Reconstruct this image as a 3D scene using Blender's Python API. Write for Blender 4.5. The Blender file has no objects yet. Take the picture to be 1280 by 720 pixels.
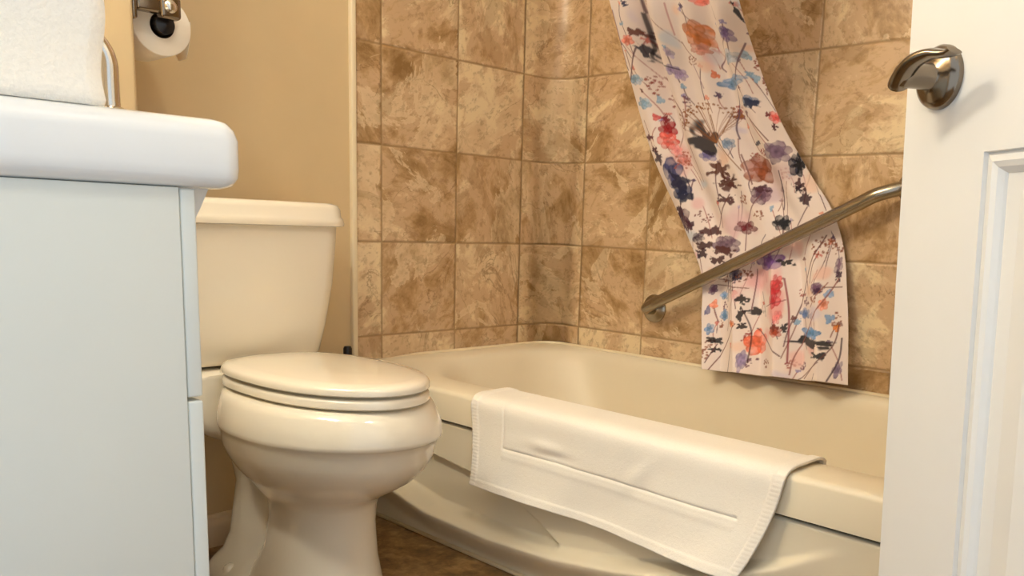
import bpy, bmesh, math, random
import numpy as np
from mathutils import Vector, Matrix, Euler

S = bpy.context.scene
COL = S.collection
random.seed(4)
PI = math.pi

# ------------------------------------------------------------------ helpers
def link(name, me, mat=None, parent=None, smooth=True):
    o = bpy.data.objects.new(name, me)
    COL.objects.link(o)
    if mat is not None and not me.materials:
        me.materials.append(mat)
    if smooth:
        me.polygons.foreach_set('use_smooth', [True] * len(me.polygons))
    if parent is not None:
        o.parent = parent
    return o

def mesh(name, verts, faces, mat=None, parent=None, smooth=True):
    me = bpy.data.meshes.new(name)
    me.from_pydata([tuple(map(float, v)) for v in verts], [], faces)
    me.validate()
    bm = bmesh.new(); bm.from_mesh(me)
    bmesh.ops.recalc_face_normals(bm, faces=bm.faces)
    bm.to_mesh(me); bm.free()
    return link(name, me, mat, parent, smooth)

def from_bm(name, bm, mat=None, parent=None, smooth=True, angle=None):
    bmesh.ops.recalc_face_normals(bm, faces=bm.faces)
    if angle is not None:
        for e in bm.edges:
            if len(e.link_faces) == 2 and e.calc_face_angle(0) > angle:
                e.smooth = False
    me = bpy.data.meshes.new(name); bm.to_mesh(me); bm.free()
    return link(name, me, mat, parent, smooth)

def tag(o, label, cat, group=None):
    o['label'] = label; o['category'] = cat
    if group: o['group'] = group
    return o

def struct(o):
    o['kind'] = 'structure'; return o

def thing(name, label, cat, loc=(0, 0, 0), rz=0.0):
    o = bpy.data.objects.new(name, None); COL.objects.link(o)
    o.location = loc; o.rotation_euler = (0, 0, rz); o.empty_display_size = .05
    return tag(o, label, cat)

def bm_box(bm, lo, hi, bevel=0.0, seg=3):
    r = bmesh.ops.create_cube(bm, size=1.0)
    vs = r['verts']
    for v in vs:
        for i in range(3):
            v.co[i] = lo[i] if v.co[i] < 0 else hi[i]
    if bevel > 0:
        es = list({e for v in vs for e in v.link_edges})
        bmesh.ops.bevel(bm, geom=es, offset=bevel, segments=seg, profile=.5, affect='EDGES')

def box(name, lo, hi, mat, parent=None, bevel=0.0, seg=3):
    bm = bmesh.new(); bm_box(bm, lo, hi, bevel, seg)
    return from_bm(name, bm, mat, parent, smooth=bevel > 0, angle=.9)

def loft(rings, closed=True, cap0=True, cap1=True):
    n = len(rings[0]); V = [p for r in rings for p in r]; Fc = []
    m = n if closed else n - 1
    for i in range(len(rings) - 1):
        for j in range(m):
            k = (j + 1) % n
            Fc.append((i * n + j, i * n + k, (i + 1) * n + k, (i + 1) * n + j))
    if cap0: Fc.append(tuple(range(n - 1, -1, -1)))
    if cap1: Fc.append(tuple((len(rings) - 1) * n + j for j in range(n)))
    return V, Fc

def loft_obj(name, rings, mat, parent=None, closed=True, cap0=True, cap1=True, sharp=None, sub=0):
    V, Fc = loft(rings, closed, cap0, cap1)
    bm = bmesh.new()
    bv = [bm.verts.new(v) for v in V]
    for f in Fc: bm.faces.new([bv[i] for i in f])
    o = from_bm(name, bm, mat, parent, True, sharp)
    if sub:
        m = o.modifiers.new('sub', 'SUBSURF'); m.levels = sub; m.render_levels = sub
    return o

def tube_rings(path, rad, n=16, flat=None):
    """rings along a polyline; rad number or list; flat=(a,b) gives an oval"""
    P = [Vector(p) for p in path]; rings = []
    up = Vector((0, 0, 1)); prev = None
    for i, p in enumerate(P):
        t = (P[min(i + 1, len(P) - 1)] - P[max(i - 1, 0)]).normalized()
        if prev is None:
            a = up if abs(t.z) < .9 else Vector((1, 0, 0))
            s = t.cross(a).normalized()
        else:
            s = (prev - t * prev.dot(t)).normalized()
        prev = s; b = t.cross(s)
        r = rad[i] if isinstance(rad, (list, tuple)) else rad
        ra, rb = (r, r) if flat is None else (r * flat[0], r * flat[1])
        rings.append([p + s * ra * math.cos(2 * PI * j / n) + b * rb * math.sin(2 * PI * j / n) for j in range(n)])
    return rings

def spline(P, k=8):
    P = [Vector(p) for p in P]; out = []
    for i in range(len(P) - 1):
        p0 = P[max(i - 1, 0)]; p1 = P[i]; p2 = P[i + 1]; p3 = P[min(i + 2, len(P) - 1)]
        for j in range(k):
            t = j / k
            out.append(.5 * ((2 * p1) + (p2 - p0) * t + (2 * p0 - 5 * p1 + 4 * p2 - p3) * t * t + (3 * p1 - p0 - 3 * p2 + p3) * t ** 3))
    out.append(P[-1]); return out

def lathe(name, prof, mat, parent=None, n=40, axis='z', loc=(0, 0, 0), sharp=.7):
    """prof: list of (r, h)"""
    rings = []
    for r, h in prof:
        ring = []
        for j in range(n):
            a = 2 * PI * j / n; c, s = r * math.cos(a), r * math.sin(a)
            ring.append({'z': (c, s, h), 'y': (c, h, s), 'x': (h, c, s)}[axis])
        rings.append([Vector(p) + Vector(loc) for p in ring])
    return loft_obj(name, rings, mat, parent, True, True, True, sharp)

def smoothstep(a, b, x):
    t = np.clip((x - a) / (b - a), 0, 1); return t * t * (3 - 2 * t)

# ------------------------------------------------------------------ materials
def lin(c):
    return tuple(((v / 255) / 12.92 if v / 255 <= .04045 else ((v / 255 + .055) / 1.055) ** 2.4) for v in c) + (1.0,)

class NT:
    def __init__(self, name):
        self.m = bpy.data.materials.new(name); self.m.use_nodes = True
        self.t = self.m.node_tree; self.b = self.t.nodes['Principled BSDF']
    def n(self, typ, **kw):
        nd = self.t.nodes.new(typ)
        for k, v in kw.items(): setattr(nd, k, v)
        return nd
    def l(self, a, b): self.t.links.new(a, b)
    def math(self, op, a, b=None, c=None):
        nd = self.n('ShaderNodeMath', operation=op)
        for i, v in enumerate((a, b, c)):
            if v is None: continue
            if isinstance(v, (int, float)): nd.inputs[i].default_value = v
            else: self.l(v, nd.inputs[i])
        return nd.outputs[0]
    def mix(self, fac, a, b, mode='MIX'):
        nd = self.n('ShaderNodeMix', data_type='RGBA', blend_type=mode)
        for i, v in ((0, fac), (6, a), (7, b)):
            if isinstance(v, (int, float, tuple)): nd.inputs[i].default_value = v
            else: self.l(v, nd.inputs[i])
        return nd.outputs[2]
    def noise(self, vec, scale, detail=4, rough=.55, dist=0.0):
        nd = self.n('ShaderNodeTexNoise')
        nd.inputs['Scale'].default_value = scale; nd.inputs['Detail'].default_value = detail
        nd.inputs['Roughness'].default_value = rough; nd.inputs['Distortion'].default_value = dist
        if vec is not None: self.l(vec, nd.inputs['Vector'])
        return nd.outputs['Fac']
    def ramp(self, fac, stops, interp='LINEAR'):
        nd = self.n('ShaderNodeValToRGB'); cr = nd.color_ramp; cr.interpolation = interp
        while len(cr.elements) < len(stops): cr.elements.new(.5)
        for e, (p, c) in zip(cr.elements, stops): e.position = p; e.color = c
        self.l(fac, nd.inputs[0]); return nd.outputs[0]
    def bump(self, h, strength=.2, dist=.002):
        nd = self.n('ShaderNodeBump'); nd.inputs['Strength'].default_value = strength; nd.inputs['Distance'].default_value = dist
        self.l(h, nd.inputs['Height']); self.l(nd.outputs[0], self.b.inputs['Normal'])
    def pos(self):
        return self.n('ShaderNodeTexCoord').outputs['Object']
    def set(self, **kw):
        for k, v in kw.items(): self.b.inputs[k.replace('_', ' ')].default_value = v
        return self

def simple(name, rgb, rough=.4, metal=0.0, vary=.04, vscale=6.0, coat=0.0, bump=0.0, bscale=300):
    t = NT(name); p = t.pos()
    c = lin(rgb)
    f = t.noise(p, vscale, 3)
    d = tuple(x * (1 - vary) for x in c[:3]) + (1,)
    e = tuple(min(1, x * (1 + vary)) for x in c[:3]) + (1,)
    t.l(t.ramp(f, [(.3, d), (.7, e)]), t.b.inputs['Base Color'])
    t.set(Roughness=rough, Metallic=metal, Coat_Weight=coat)
    if bump: t.bump(t.noise(p, bscale, 3), bump, .001)
    return t.m

def tile_material(name, axis, u0, uw, z0, zh, attr=None):
    """square mottled stone-look tiles with soft grout, counted from (u0, z0)"""
    t = NT(name); p = t.pos() if attr is None else t.n('ShaderNodeAttribute', attribute_name=attr).outputs['Vector']
    sep = t.n('ShaderNodeSeparateXYZ'); t.l(p, sep.inputs[0])
    u = t.math('DIVIDE', t.math('SUBTRACT', sep.outputs[axis], u0), uw)
    v = t.math('DIVIDE', t.math('SUBTRACT', sep.outputs[2], z0), zh)
    fu, fv = t.math('FLOOR', u), t.math('FLOOR', v)
    cu, cv = t.math('FRACT', u), t.math('FRACT', v)
    du = t.math('MINIMUM', cu, t.math('SUBTRACT', 1.0, cu))
    dv = t.math('MINIMUM', cv, t.math('SUBTRACT', 1.0, cv))
    edge = t.math('MINIMUM', du, dv)
    comb = t.n('ShaderNodeCombineXYZ'); t.l(fu, comb.inputs[0]); t.l(fv, comb.inputs[1]); comb.inputs[2].default_value = 3.7 + axis * 11
    wn = t.n('ShaderNodeTexWhiteNoise', noise_dimensions='3D'); t.l(comb.outputs[0], wn.inputs['Vector'])
    off = t.n('ShaderNodeVectorMath', operation='SCALE'); t.l(wn.outputs['Color'], off.inputs[0]); off.inputs['Scale'].default_value = 30
    # each tile is turned its own way, so the veins run in different directions
    rot = t.n('ShaderNodeVectorRotate', rotation_type='AXIS_ANGLE')
    t.l(p, rot.inputs['Vector']); rot.inputs['Axis'].default_value = (0, 1, 0) if axis == 0 else (1, 0, 0)
    t.l(t.math('MULTIPLY', wn.outputs['Value'], 6.283), rot.inputs['Angle'])
    st = t.n('ShaderNodeVectorMath', operation='MULTIPLY'); t.l(rot.outputs[0], st.inputs[0]); st.inputs[1].default_value = (1.0, 1.0, .72) 
    ad = t.n('ShaderNodeVectorMath', operation='ADD'); t.l(st.outputs[0], ad.inputs[0]); t.l(off.outputs[0], ad.inputs[1])
    q = ad.outputs[0]
    n1 = t.noise(q, 6.0, 8, .58, .7)
    n2 = t.noise(q, 17, 8, .66, .5)
    n3 = t.noise(q, 70, 4, .65, .2)
    f = t.math('ADD', t.math('MULTIPLY', n1, .46), t.math('MULTIPLY', n2, .54))
    f = t.math('ADD', f, t.math('MULTIPLY', t.math('SUBTRACT', wn.outputs['Value'], .5), .10))
    dk, md, pk, cr = lin(TC[0]), lin(TC[1]), lin(TC[2]), lin(TC[3])
    base = t.ramp(f, [(.35, dk), (.435, md), (.49, pk), (.535, pk), (.595, cr)])
    # sharp-edged pale and dark patches, and broken hairline veins
    nv = t.noise(q, 4.6, 7, .62, .9)
    patch = t.ramp(nv, [(.535, (0, 0, 0, 1)), (.546, (1, 1, 1, 1)), (.62, (.4, .4, .4, 1))])
    base = t.mix(t.math('MULTIPLY', patch, .78), base, lin(TC[4]))
    nd_ = t.noise(q, 5.6, 7, .64, 1.1)
    dp = t.ramp(nd_, [(.40, (1, 1, 1, 1)), (.425, (0, 0, 0, 1))])
    base = t.mix(t.math('MULTIPLY', dp, .30), base, dk)
    vein = t.math('ABSOLUTE', t.math('SUBTRACT', t.noise(q, 6, 6, .6, .8), .5))
    vm = t.ramp(vein, [(.0, (1, 1, 1, 1)), (.010, (0, 0, 0, 1))])
    br_ = t.ramp(t.noise(q, 9, 2), [(.45, (0, 0, 0, 1)), (.6, (1, 1, 1, 1))])
    base = t.mix(t.math('MULTIPLY', t.math('MULTIPLY', vm, br_), .6), base, lin((118, 84, 44)))
    base = t.mix(t.math('MULTIPLY', t.ramp(n3, [(.36, (1, 1, 1, 1)), (.46, (0, 0, 0, 1))]), .35), base, lin((128, 92, 52)))
    gm = t.ramp(edge, [(.006, (1, 1, 1, 1)), (.014, (0, 0, 0, 1))])
    col = t.mix(t.math('MULTIPLY', gm, .75), base, lin(TC[5]))
    t.l(col, t.b.inputs['Base Color'])
    rg = t.math('ADD', .26, t.math('MULTIPLY', n2, .16))
    t.l(rg, t.b.inputs['Roughness'])
    h = t.math('ADD', t.ramp(edge, [(.004, (0, 0, 0, 1)), (.022, (1, 1, 1, 1))]), t.math('MULTIPLY', f, .22))
    t.bump(h, .55, .003)
    return t.m

TC = [(140, 108, 66), (178, 146, 104), (202, 172, 136), (228, 208, 170), (224, 202, 166), (150, 120, 80)]

M = {}
M['paint'] = simple('warm_beige_paint', (208, 186, 146), .65, vary=.03, bump=.05, bscale=160)
M['paint_end'] = M['paint']
M['ceiling'] = simple('ceiling_white', (232, 226, 214), .8)
M['trim'] = simple('trim_cream', (236, 222, 190), .35)
M['base'] = simple('baseboard_white', (222, 206, 180), .4)
M['porcelain'] = simple('bone_porcelain', (236, 228, 210), .14, vary=.01, coat=.4)
M['tubwhite'] = simple('bone_tub_acrylic', (230, 220, 196), .42, vary=.012, coat=.0)
M['vanity'] = simple('vanity_white_laminate', (214, 218, 213), .38, vary=.012)
M['ceramic'] = simple('white_ceramic', (228, 230, 230), .16, vary=.01, coat=.5)
M['door'] = simple('door_white_paint', (224, 222, 217), .42, vary=.012)
M['chrome'] = simple('brushed_chrome', (214, 208, 198), .16, 1.0, vary=.03)
M['nickel'] = simple('satin_nickel', (134, 122, 108), .2, 1.0, vary=.04)
M['steel'] = simple('stainless_bar', (160, 151, 136), .24, 1.0, vary=.05, vscale=30)
M['black'] = simple('black_plastic', (14, 12, 14), .35)
M['dark'] = simple('dark_gap_shade', (40, 28, 18), .8)
M['paper'] = simple('tissue_paper', (240, 232, 218), .9, vary=.02, bump=.1, bscale=200)
M['card'] = simple('cardboard_core', (62, 44, 30), .9)
M['wood'] = simple('dark_core', (30, 20, 14), .8)

def terry(name, rgb, bs=.5, sc=420):
    t = NT(name); p = t.pos(); c = lin(rgb)
    f = t.noise(p, sc, 4, .7); g = t.noise(p, 18, 3)
    a = t.ramp(f, [(.25, tuple(x * .92 for x in c[:3]) + (1,)), (.55, c)])
    a = t.mix(t.math('MULTIPLY', g, .10), a, tuple(x * .8 for x in c[:3]) + (1,))
    t.l(a, t.b.inputs['Base Color'])
    t.set(Roughness=.95, Sheen_Weight=.3, Sheen_Roughness=.5, Specular_IOR_Level=.15)
    t.bump(t.math('ADD', f, t.math('MULTIPLY', t.noise(p, sc * .35, 2), .8)), bs, .002)
    return t.m
M['terry'] = terry('white_terry', (250, 245, 234), .6, 260)
M['mat'] = terry('white_bath_mat', (248, 243, 232), .3, 500)

def floor_material():
    t = NT('brown_mottled_vinyl'); p = t.pos()
    a = t.noise(p, 9, 6, .65, 1.2); b = t.noise(p, 40, 5, .65, .6)
    f = t.math('ADD', t.math('MULTIPLY', a, .6), t.math('MULTIPLY', b, .4))
    c = t.ramp(f, [(.36, lin((86, 62, 32))), (.48, lin((126, 96, 56))), (.56, lin((156, 124, 78))), (.66, lin((180, 148, 102)))])
    t.l(c, t.b.inputs['Base Color']); t.set(Roughness=.45); t.bump(f, .15, .002)
    return t.m
M['floor'] = floor_material()

# ------------------------------------------------------------------ calibrated camera
TS = .235
CAM = Vector((-8.0188 * TS, -7.9205 * TS, (1.2343 + 1.9185) * TS))
FPX, PPX, PPY = 1089.39, 711.37, 480.22
yw, pt, rl = .8176, -.1789, .0372
fwd = Vector((math.sin(yw) * math.cos(pt), math.cos(yw) * math.cos(pt), math.sin(pt)))
rt = Vector((math.cos(yw), -math.sin(yw), 0)); up = rt.cross(fwd)
rt, up = math.cos(rl) * rt + math.sin(rl) * up, -math.sin(rl) * rt + math.cos(rl) * up
cd = bpy.data.cameras.new('camera'); cam = bpy.data.objects.new('camera', cd); COL.objects.link(cam)
cam.matrix_world = Matrix(((rt.x, up.x, -fwd.x, CAM.x), (rt.y, up.y, -fwd.y, CAM.y), (rt.z, up.z, -fwd.z, CAM.z), (0, 0, 0, 1)))
cd.sensor_fit = 'HORIZONTAL'; cd.sensor_width = 36.0; cd.lens = 36.0 * FPX / 1280
cd.shift_x = (640 - PPX) / 1280; cd.shift_y = (PPY - 360) / 1280; cd.clip_start = .02
S.camera = cam

# ------------------------------------------------------------------ room shell
XL, YF, ZC = -2.06, -2.06, 2.3          # left wall, front wall, ceiling
XS, YS = -1.27, -.25                    # the short return wall beside the toilet
TX = -.676                              # left end of the wall tiles
LEV = 1.9185 * TS                       # lowest full tile course
m_back = tile_material('tile_back', 0, -.130, -.237, LEV, .235)
m_right = tile_material('tile_right', 1, -.124, -.237, LEV, .235)
struct(box('floor', (XL - .1, YF - .1, -.06), (.1, .1, 0), M['floor']))
struct(box('ceiling', (XL - .1, YF - .1, ZC), (.1, .1, ZC + .06), M['ceiling']))
struct(box('wall_back', (XL - .1, .008, 0), (.1, .1, ZC), M['paint']))
wb = struct(box('wall_back_tile', (TX, 0, .33), (.01, .012, ZC), m_back)); wb.name = 'wall_back_tile'
struct(box('wall_right', (0, YF - .1, 0), (.1, .012, ZC), m_right))
struct(box('wall_left', (XL - .1, -1.12, 0), (XL, .1, ZC), M['paint']))
bm = bmesh.new(); bm_box(bm, (XL, YS, 0), (XS, .02, ZC))
es = [e for e in bm.edges if all(abs(v.co.x - XS) < 1e-5 and abs(v.co.y - YS) < 1e-5 for v in e.verts)]
bmesh.ops.bevel(bm, geom=es, offset=.008, segments=4, profile=.5, affect='EDGES')
struct(from_bm('wall_return', bm, M['paint'], smooth=True, angle=.6))
HX = -1.335                             # hinge side of the doorway
bm = bmesh.new()
bm_box(bm, (HX, YF - .1, 0), (0, YF, ZC)); bm_box(bm, (XL, YF - .1, 2.03), (HX, YF, ZC))
struct(from_bm('wall_front', bm, M['paint'], smooth=False))
struct(box('trim_1', (TX - .014, -.004, .30), (TX, .012, ZC), M['trim'], bevel=.003))
bm = bmesh.new()
prof = [(0.008, 0), (-.012, 0), (-.012, .045), (-.009, .056), (-.006, .061), (-.006, .066), (.0, .072), (.008, .072)]
rings = [[Vector((x, y, z)) for y, z in prof] for x in (XS, TX)]
struct(loft_obj('baseboard_back', rings, M['base'], sharp=.5))

# the tiled surround turns the corner in one curved column of tiles
m_cor = tile_material('tile_corner', 0, -.130, -.237, LEV, .235, 'unrolled')
RC_ = .07
pc = [(-.130, -.0008)] + [(-RC_ + RC_ * math.sin(q_), -.0008 - RC_ + RC_ * math.cos(q_)) for q_ in np.linspace(0, PI / 2, 17)] + [(-.0008, -.124)]
pc = [(min(x, -.0008), y) for x, y in pc]
ac = np.concatenate([[0], np.cumsum([math.dist(pc[i], pc[i + 1]) for i in range(len(pc) - 1)])]); ac = ac / ac[-1]
V = [(x, y, z) for z in (.385, ZC) for x, y in pc]; n_ = len(pc)
V += [(-.0003, -.0003, .385), (-.0003, -.0003, ZC)]
Fc = [(i, i + 1, n_ + i + 1, n_ + i) for i in range(n_ - 1)] + [tuple(range(n_)) + (2 * n_,), tuple(range(n_, 2 * n_)) + (2 * n_ + 1,)]
cw = struct(mesh('trim_2', V, Fc, m_cor))
at_ = cw.data.attributes.new('unrolled', 'FLOAT_VECTOR', 'POINT')
at_.data.foreach_set('vector', np.array([(-.130 + .2369 * ac[i % n_] if i < 2 * n_ else 0, .35, v[2]) for i, v in enumerate(V)], np.float32).ravel())

# ------------------------------------------------------------------ bathtub
ZR, ZT, ZLIP = .393, .367, .297
XF, YT = -.6635, -1.50
def rrect(x0, x1, y0, y1, r, n=24):
    """rounded rectangle, r=(x0y1, x1y1, x1y0, x0y0) corner radii, 4*n points, counter-clockwise from the x0/y0 corner"""
    pts = []
    for (cx, cy, a0, rr) in ((x0, y0, PI, r[3]), (x1, y0, -PI / 2, r[2]), (x1, y1, 0, r[1]), (x0, y1, PI / 2, r[0])):
        sx = 1 if cx == x0 else -1; sy = 1 if cy == y0 else -1
        for k in range(n):
            a = a0 + (PI / 2) * k / (n - 1)
            pts.append((cx + sx * rr + rr * math.cos(a), cy + sy * rr + rr * math.sin(a)))
    # even out the straight runs
    return pts
def rrect_runs(x0, x1, y0, y1, r, n=20, m=24):
    c = rrect(x0, x1, y0, y1, r, n); out = []
    for k in range(4):
        out += c[k * n:(k + 1) * n]
        p, q = c[(k + 1) * n - 1], c[((k + 1) % 4) * n]
        out += [(p[0] + (q[0] - p[0]) * j / m, p[1] + (q[1] - p[1]) * j / m) for j in range(1, m)]
    return out
def tub_ring(x0, x1, y0, y1, r, zf, zb):
    """zf: height at the front, zb: height along the walls"""
    out = []
    for x, y in rrect_runs(x0, x1, y0, y1, r):
        k = float(smoothstep(-.60, -.34, np.array(x)))
        k = max(k, float(smoothstep(-.10, -.01, np.array(y))) )
        out.append(Vector((x, y, zf + (zb - zf) * k)))
    return out
tub = thing('bathtub', 'cream bathtub with a sculpted front panel, set into the tiled alcove', 'bathtub', (0, 0, 0))
e = .003
R0 = (.012,) * 4
rings = [
    tub_ring(XF, -e, YT, -e, R0, ZLIP, ZLIP),
    tub_ring(XF, -e, YT, -e, R0, ZT - .012, ZR - .006),
    tub_ring(XF + .0035, -e, YT, -e, R0, ZT - .004, ZR - .001),
    tub_ring(XF + .012, -e - .004, YT + .005, -e - .004, R0, ZT, ZR),
    tub_ring(XF + .075, -.022, YT + .05, -.035, (.06, .06, .06, .06), ZT + .001, ZR),
    tub_ring(XF + .100, -.028, YT + .07, -.062, (.16, .13, .12, .13), ZT - .002, ZR - .003),
    tub_ring(XF + .115, -.034, YT + .08, -.080, (.17, .14, .13, .13), ZT - .010, ZR - .012),
    tub_ring(XF + .124, -.040, YT + .09, -.092, (.17, .15, .13, .13), ZT - .03, ZR - .04),
    tub_ring(XF + .140, -.055, YT + .11, -.150, (.17, .16, .14, .14), .25, .25),
    tub_ring(XF + .165, -.085, YT + .14, -.27, (.17, .16, .14, .14), .12, .12),
    tub_ring(XF + .20, -.12, YT + .18, -.36, (.15, .15, .12, .12), .07, .07),
    tub_ring(XF + .26, -.18, YT + .25, -.43, (.12, .12, .1, .1), .055, .055),
]
loft_obj('tub_body', rings, M['tubwhite'], tub, cap0=False, cap1=True, sharp=1.2)

# sculpted apron: a swoosh-shaped ledge above a bulging kick, and a fine step line above it
RY = np.array([-1.50, -1.40, -1.288, -1.199, -1.03, -.88, -.715, -.52, -.30, -.15, 0.0])
RZ = np.array([.300, .292, .268, .222, .160, .126, .102, .090, .094, .120, .160])
GY = np.array([-1.5, -.80, -.68, -.62, -.55, -.42, -.25, 0.0])
GZ = np.array([.02, .05, .108, .138, .165, .190, .207, .222])
ny, nz = 300, 110
yy = np.linspace(-.004, YT, ny); zz = np.linspace(0.0, ZLIP - .0065, nz)
Yg, Zg = np.meshgrid(yy, zz, indexing='ij')
rz = np.interp(Yg, RY, RZ); gz = np.interp(Yg, GY, GZ)
bul = .042 * smoothstep(-1.32, -1.05, Yg)
d = rz - Zg
shelf = smoothstep(-.002, .017, d)                               # rounded ledge, then the kick below it
kick = bul * shelf * (1 - .95 * smoothstep(.015, .088, d))
rec = .019 * smoothstep(-.001, .003, gz - Zg) * (1 - shelf) * smoothstep(-.78, -.66, Yg)
X = -.655 + rec - kick
X += .006 * (1 - smoothstep(0, .006, ZLIP - .0065 - Zg))
V = np.stack([X, Yg, Zg], -1).reshape(-1, 3)
Fc = [(i * nz + j, (i + 1) * nz + j, (i + 1) * nz + j + 1, i * nz + j + 1) for i in range(ny - 1) for j in range(nz - 1)]
ap = mesh('apron', V, Fc, M['tubwhite'], tub)
sm = ap.modifiers.new('thick', 'SOLIDIFY'); sm.thickness = .012; sm.offset = -1
box('gap_shade_strip', (XF + .020, YT, ZLIP - .012), (-.575, -.004, ZLIP - .0005), M['dark'], tub)  # dark-coloured strip standing in for the shade under the tub lip
# bead of caulk along the tiles and along the floor
path = [(-.668, -.004, ZR)] + [(-.02, -.004, ZR)]
loft_obj('caulk', tube_rings([(-.672, -.0055, ZR - .012), (-.50, -.0055, ZR + .001)] + [(-.0708 + .066 * math.sin(q_), -.0708 + .066 * math.cos(q_), ZR + .001) for q_ in np.linspace(0, PI / 2, 12)] + [(-.0065, -1.49, ZR + .001)], .0048, 10), M['trim'], tub)
loft_obj('caulk', tube_rings([(-.6605, -.01, .002), (-.6605, -1.49, .002)], .0055, 8), M['trim'], tub)

# ------------------------------------------------------------------ toilet
TXC = -1.045
TA = math.radians(3.4)
toilet = thing('toilet', 'cream two-piece toilet with its lid closed, between the vanity and the bathtub', 'toilet', (TXC, 0, 0), TA)
def egg(z, vf, vb, hw, vc, nb=2.2, n=56, nf=2.0):
    out = []
    for j in range(n):
        a = 2 * PI * j / n; c, s = math.cos(a), math.sin(a)
        ex = nf if c > 0 else nb
        u = hw * math.copysign(abs(s) ** (2 / ex), s)
        L = (vf - vc) if c > 0 else (vc - vb)
        v = vc + L * math.copysign(abs(c) ** (2 / ex), c)
        out.append(Vector((u, -v, z)))
    return out
rings = [
    egg(.000, .545, .22, .118, .40, 2.4), egg(.018, .545, .22, .117, .40, 2.4), egg(.035, .538, .23, .108, .40, 2.4),
    egg(.10, .528, .27, .093, .41, 2.3), egg(.17, .524, .28, .085, .42, 2.2), egg(.205, .528, .27, .087, .42, 2.2),
    egg(.222, .536, .235, .098, .41, 2.2), egg(.236, .560, .23, .108, .41, 2.2), egg(.250, .586, .22, .122, .42, 2.2), egg(.270, .620, .21, .141, .43, 2.2), egg(.295, .647, .20, .157, .43, 2.2), egg(.320, .662, .20, .1685, .43, 2.2),
    egg(.340, .666, .20, .172, .43, 2.2), egg(.352, .672, .20, .176, .43, 2.2), egg(.355, .676, .20, .178, .43, 2.2),
    egg(.358, .680, .20, .179, .43, 2.2), egg(.364, .681, .20, .1795, .43, 2.2),
    egg(.385, .678, .20, .1755, .43, 2.2), egg(.405, .667, .20, .169, .43, 2.2), egg(.416, .657, .20, .163, .43, 2.2),
    egg(.419, .648, .21, .155, .43, 2.2)]
loft_obj('bowl', rings, M['porcelain'], toilet, sharp=1.0)
# deck that carries the tank, and the trapway with its foot
rings = []
for z, g in ((.300, -.06), (.325, -.02), (.35, -.004), (.40, 0), (.424, 0), (.430, -.004), (.433, -.012)):
    rings.append([Vector((u, -v, z)) for u, v in rrect(-.165 - g, .165 + g, .02 - g, .225, (.03, .03, .03, .03), 8)])
loft_obj('tank_deck', rings, M['porcelain'], toilet, sharp=1.0)
rings = []
for z, hw, v0, v1 in ((.0, .112, .115, .30), (.022, .110, .118, .30), (.036, .098, .122, .295), (.05, .075, .12, .30), (.085, .058, .12, .32), (.2, .052, .14, .34), (.31, .065, .12, .34)):
    rings.append([Vector((u, -v, z)) for u, v in rrect(-hw, hw, v0, v1, (.05, .05, .05, .05), 8)])
loft_obj('trapway', rings, M['porcelain'], toilet, sharp=1.2)
for s in (-1, 1):
    lathe('bolt_cap', [(.014, 0), (.014, .010), (.011, .017), (.005, .021), (0.0005, .022)], M['porcelain'], toilet, 20, loc=(s * .094, -.22, .0215))
# seat and lid
def slab(name, z0, z1, sh, mat, rnd=.006, vf=.668, hw=.150, vb=.20, dome=0.0):
    rg = []
    for z, k in ((z0, .004), (z0 + .003, 0), (z1 - rnd, 0), (z1 - rnd * .4, rnd * .35), (z1, rnd)):
        rg.append(egg(z, vf - k - sh, vb + k, hw - k - sh, .43, 2.8))
    if dome:
        for k in (.03, .06, .09, .12):
            rg.append(egg(z1 + dome * (1 - (1 - k / .13) ** 2) * .8, vf - k - sh, vb + k, hw - k - sh, .43, 2.8))
    return loft_obj(name, rg, mat, toilet, sharp=.9)
slab('seat', .423, .441, .004, M['porcelain'])
lid = slab('lid', .4455, .463, .003, M['porcelain'], .008, dome=.008)
for s in (-1, 1):
    box('hinge', (s * .075 - .018, -.232, .419), (s * .075 + .018, -.200, .444), M['porcelain'], toilet, .006)
# tank
def trect(hw, v0, v1, z, r=.045, bow=.012):
    out = []
    for u, v in rrect(-hw, hw, v0, v1, (r, r, r * .4, r * .4), 10):
        k = (v - v0) / (v1 - v0)
        out.append(Vector((u, -(v + bow * k * (1 - (u / hw) ** 2)), z)))
    return out
# note: rrect runs y0..y1 in depth, so the larger radii belong to the front (v1) edge
rings = [trect(.140, .035, .150, .4385), trect(.165, .025, .168, .442), trect(.174, .022, .176, .452), trect(.184, .018, .186, .51),
         trect(.197, .016, .195, .60), trect(.204, .015, .200, .70), trect(.205, .015, .200, .722)]
loft_obj('tank', rings, M['porcelain'], toilet, sharp=1.0)
rings = [trect(.209, .010, .206, .721), trect(.216, .008, .212, .723), trect(.217, .008, .213, .728), trect(.215, .008, .211, .738), trect(.212, .010, .208, .742), 
         trect(.211, .010, .207, .758), trect(.207, .013, .203, .766), trect(.198, .02, .195, .770), trect(.12, .06, .14, .772)]
loft_obj('tank_lid', rings, M['porcelain'], toilet, sharp=.8)

# black-topped handle standing behind the toilet
br = thing('toilet_brush', 'black handle tip showing behind the toilet lid, beside the white tile trim', 'brush', (-.733, -.045, 0))
lathe('holder', [(.027, 0), (.028, .01), (.026, .12), (.023, .125), (.02, .1)], M['black'], br, 24)
lathe('handle', [(.006, .05), (.006, .37), (.0105, .385), (.0105, .432), (.008, .437), (.001, .438)], M['black'], br, 18)

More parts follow.
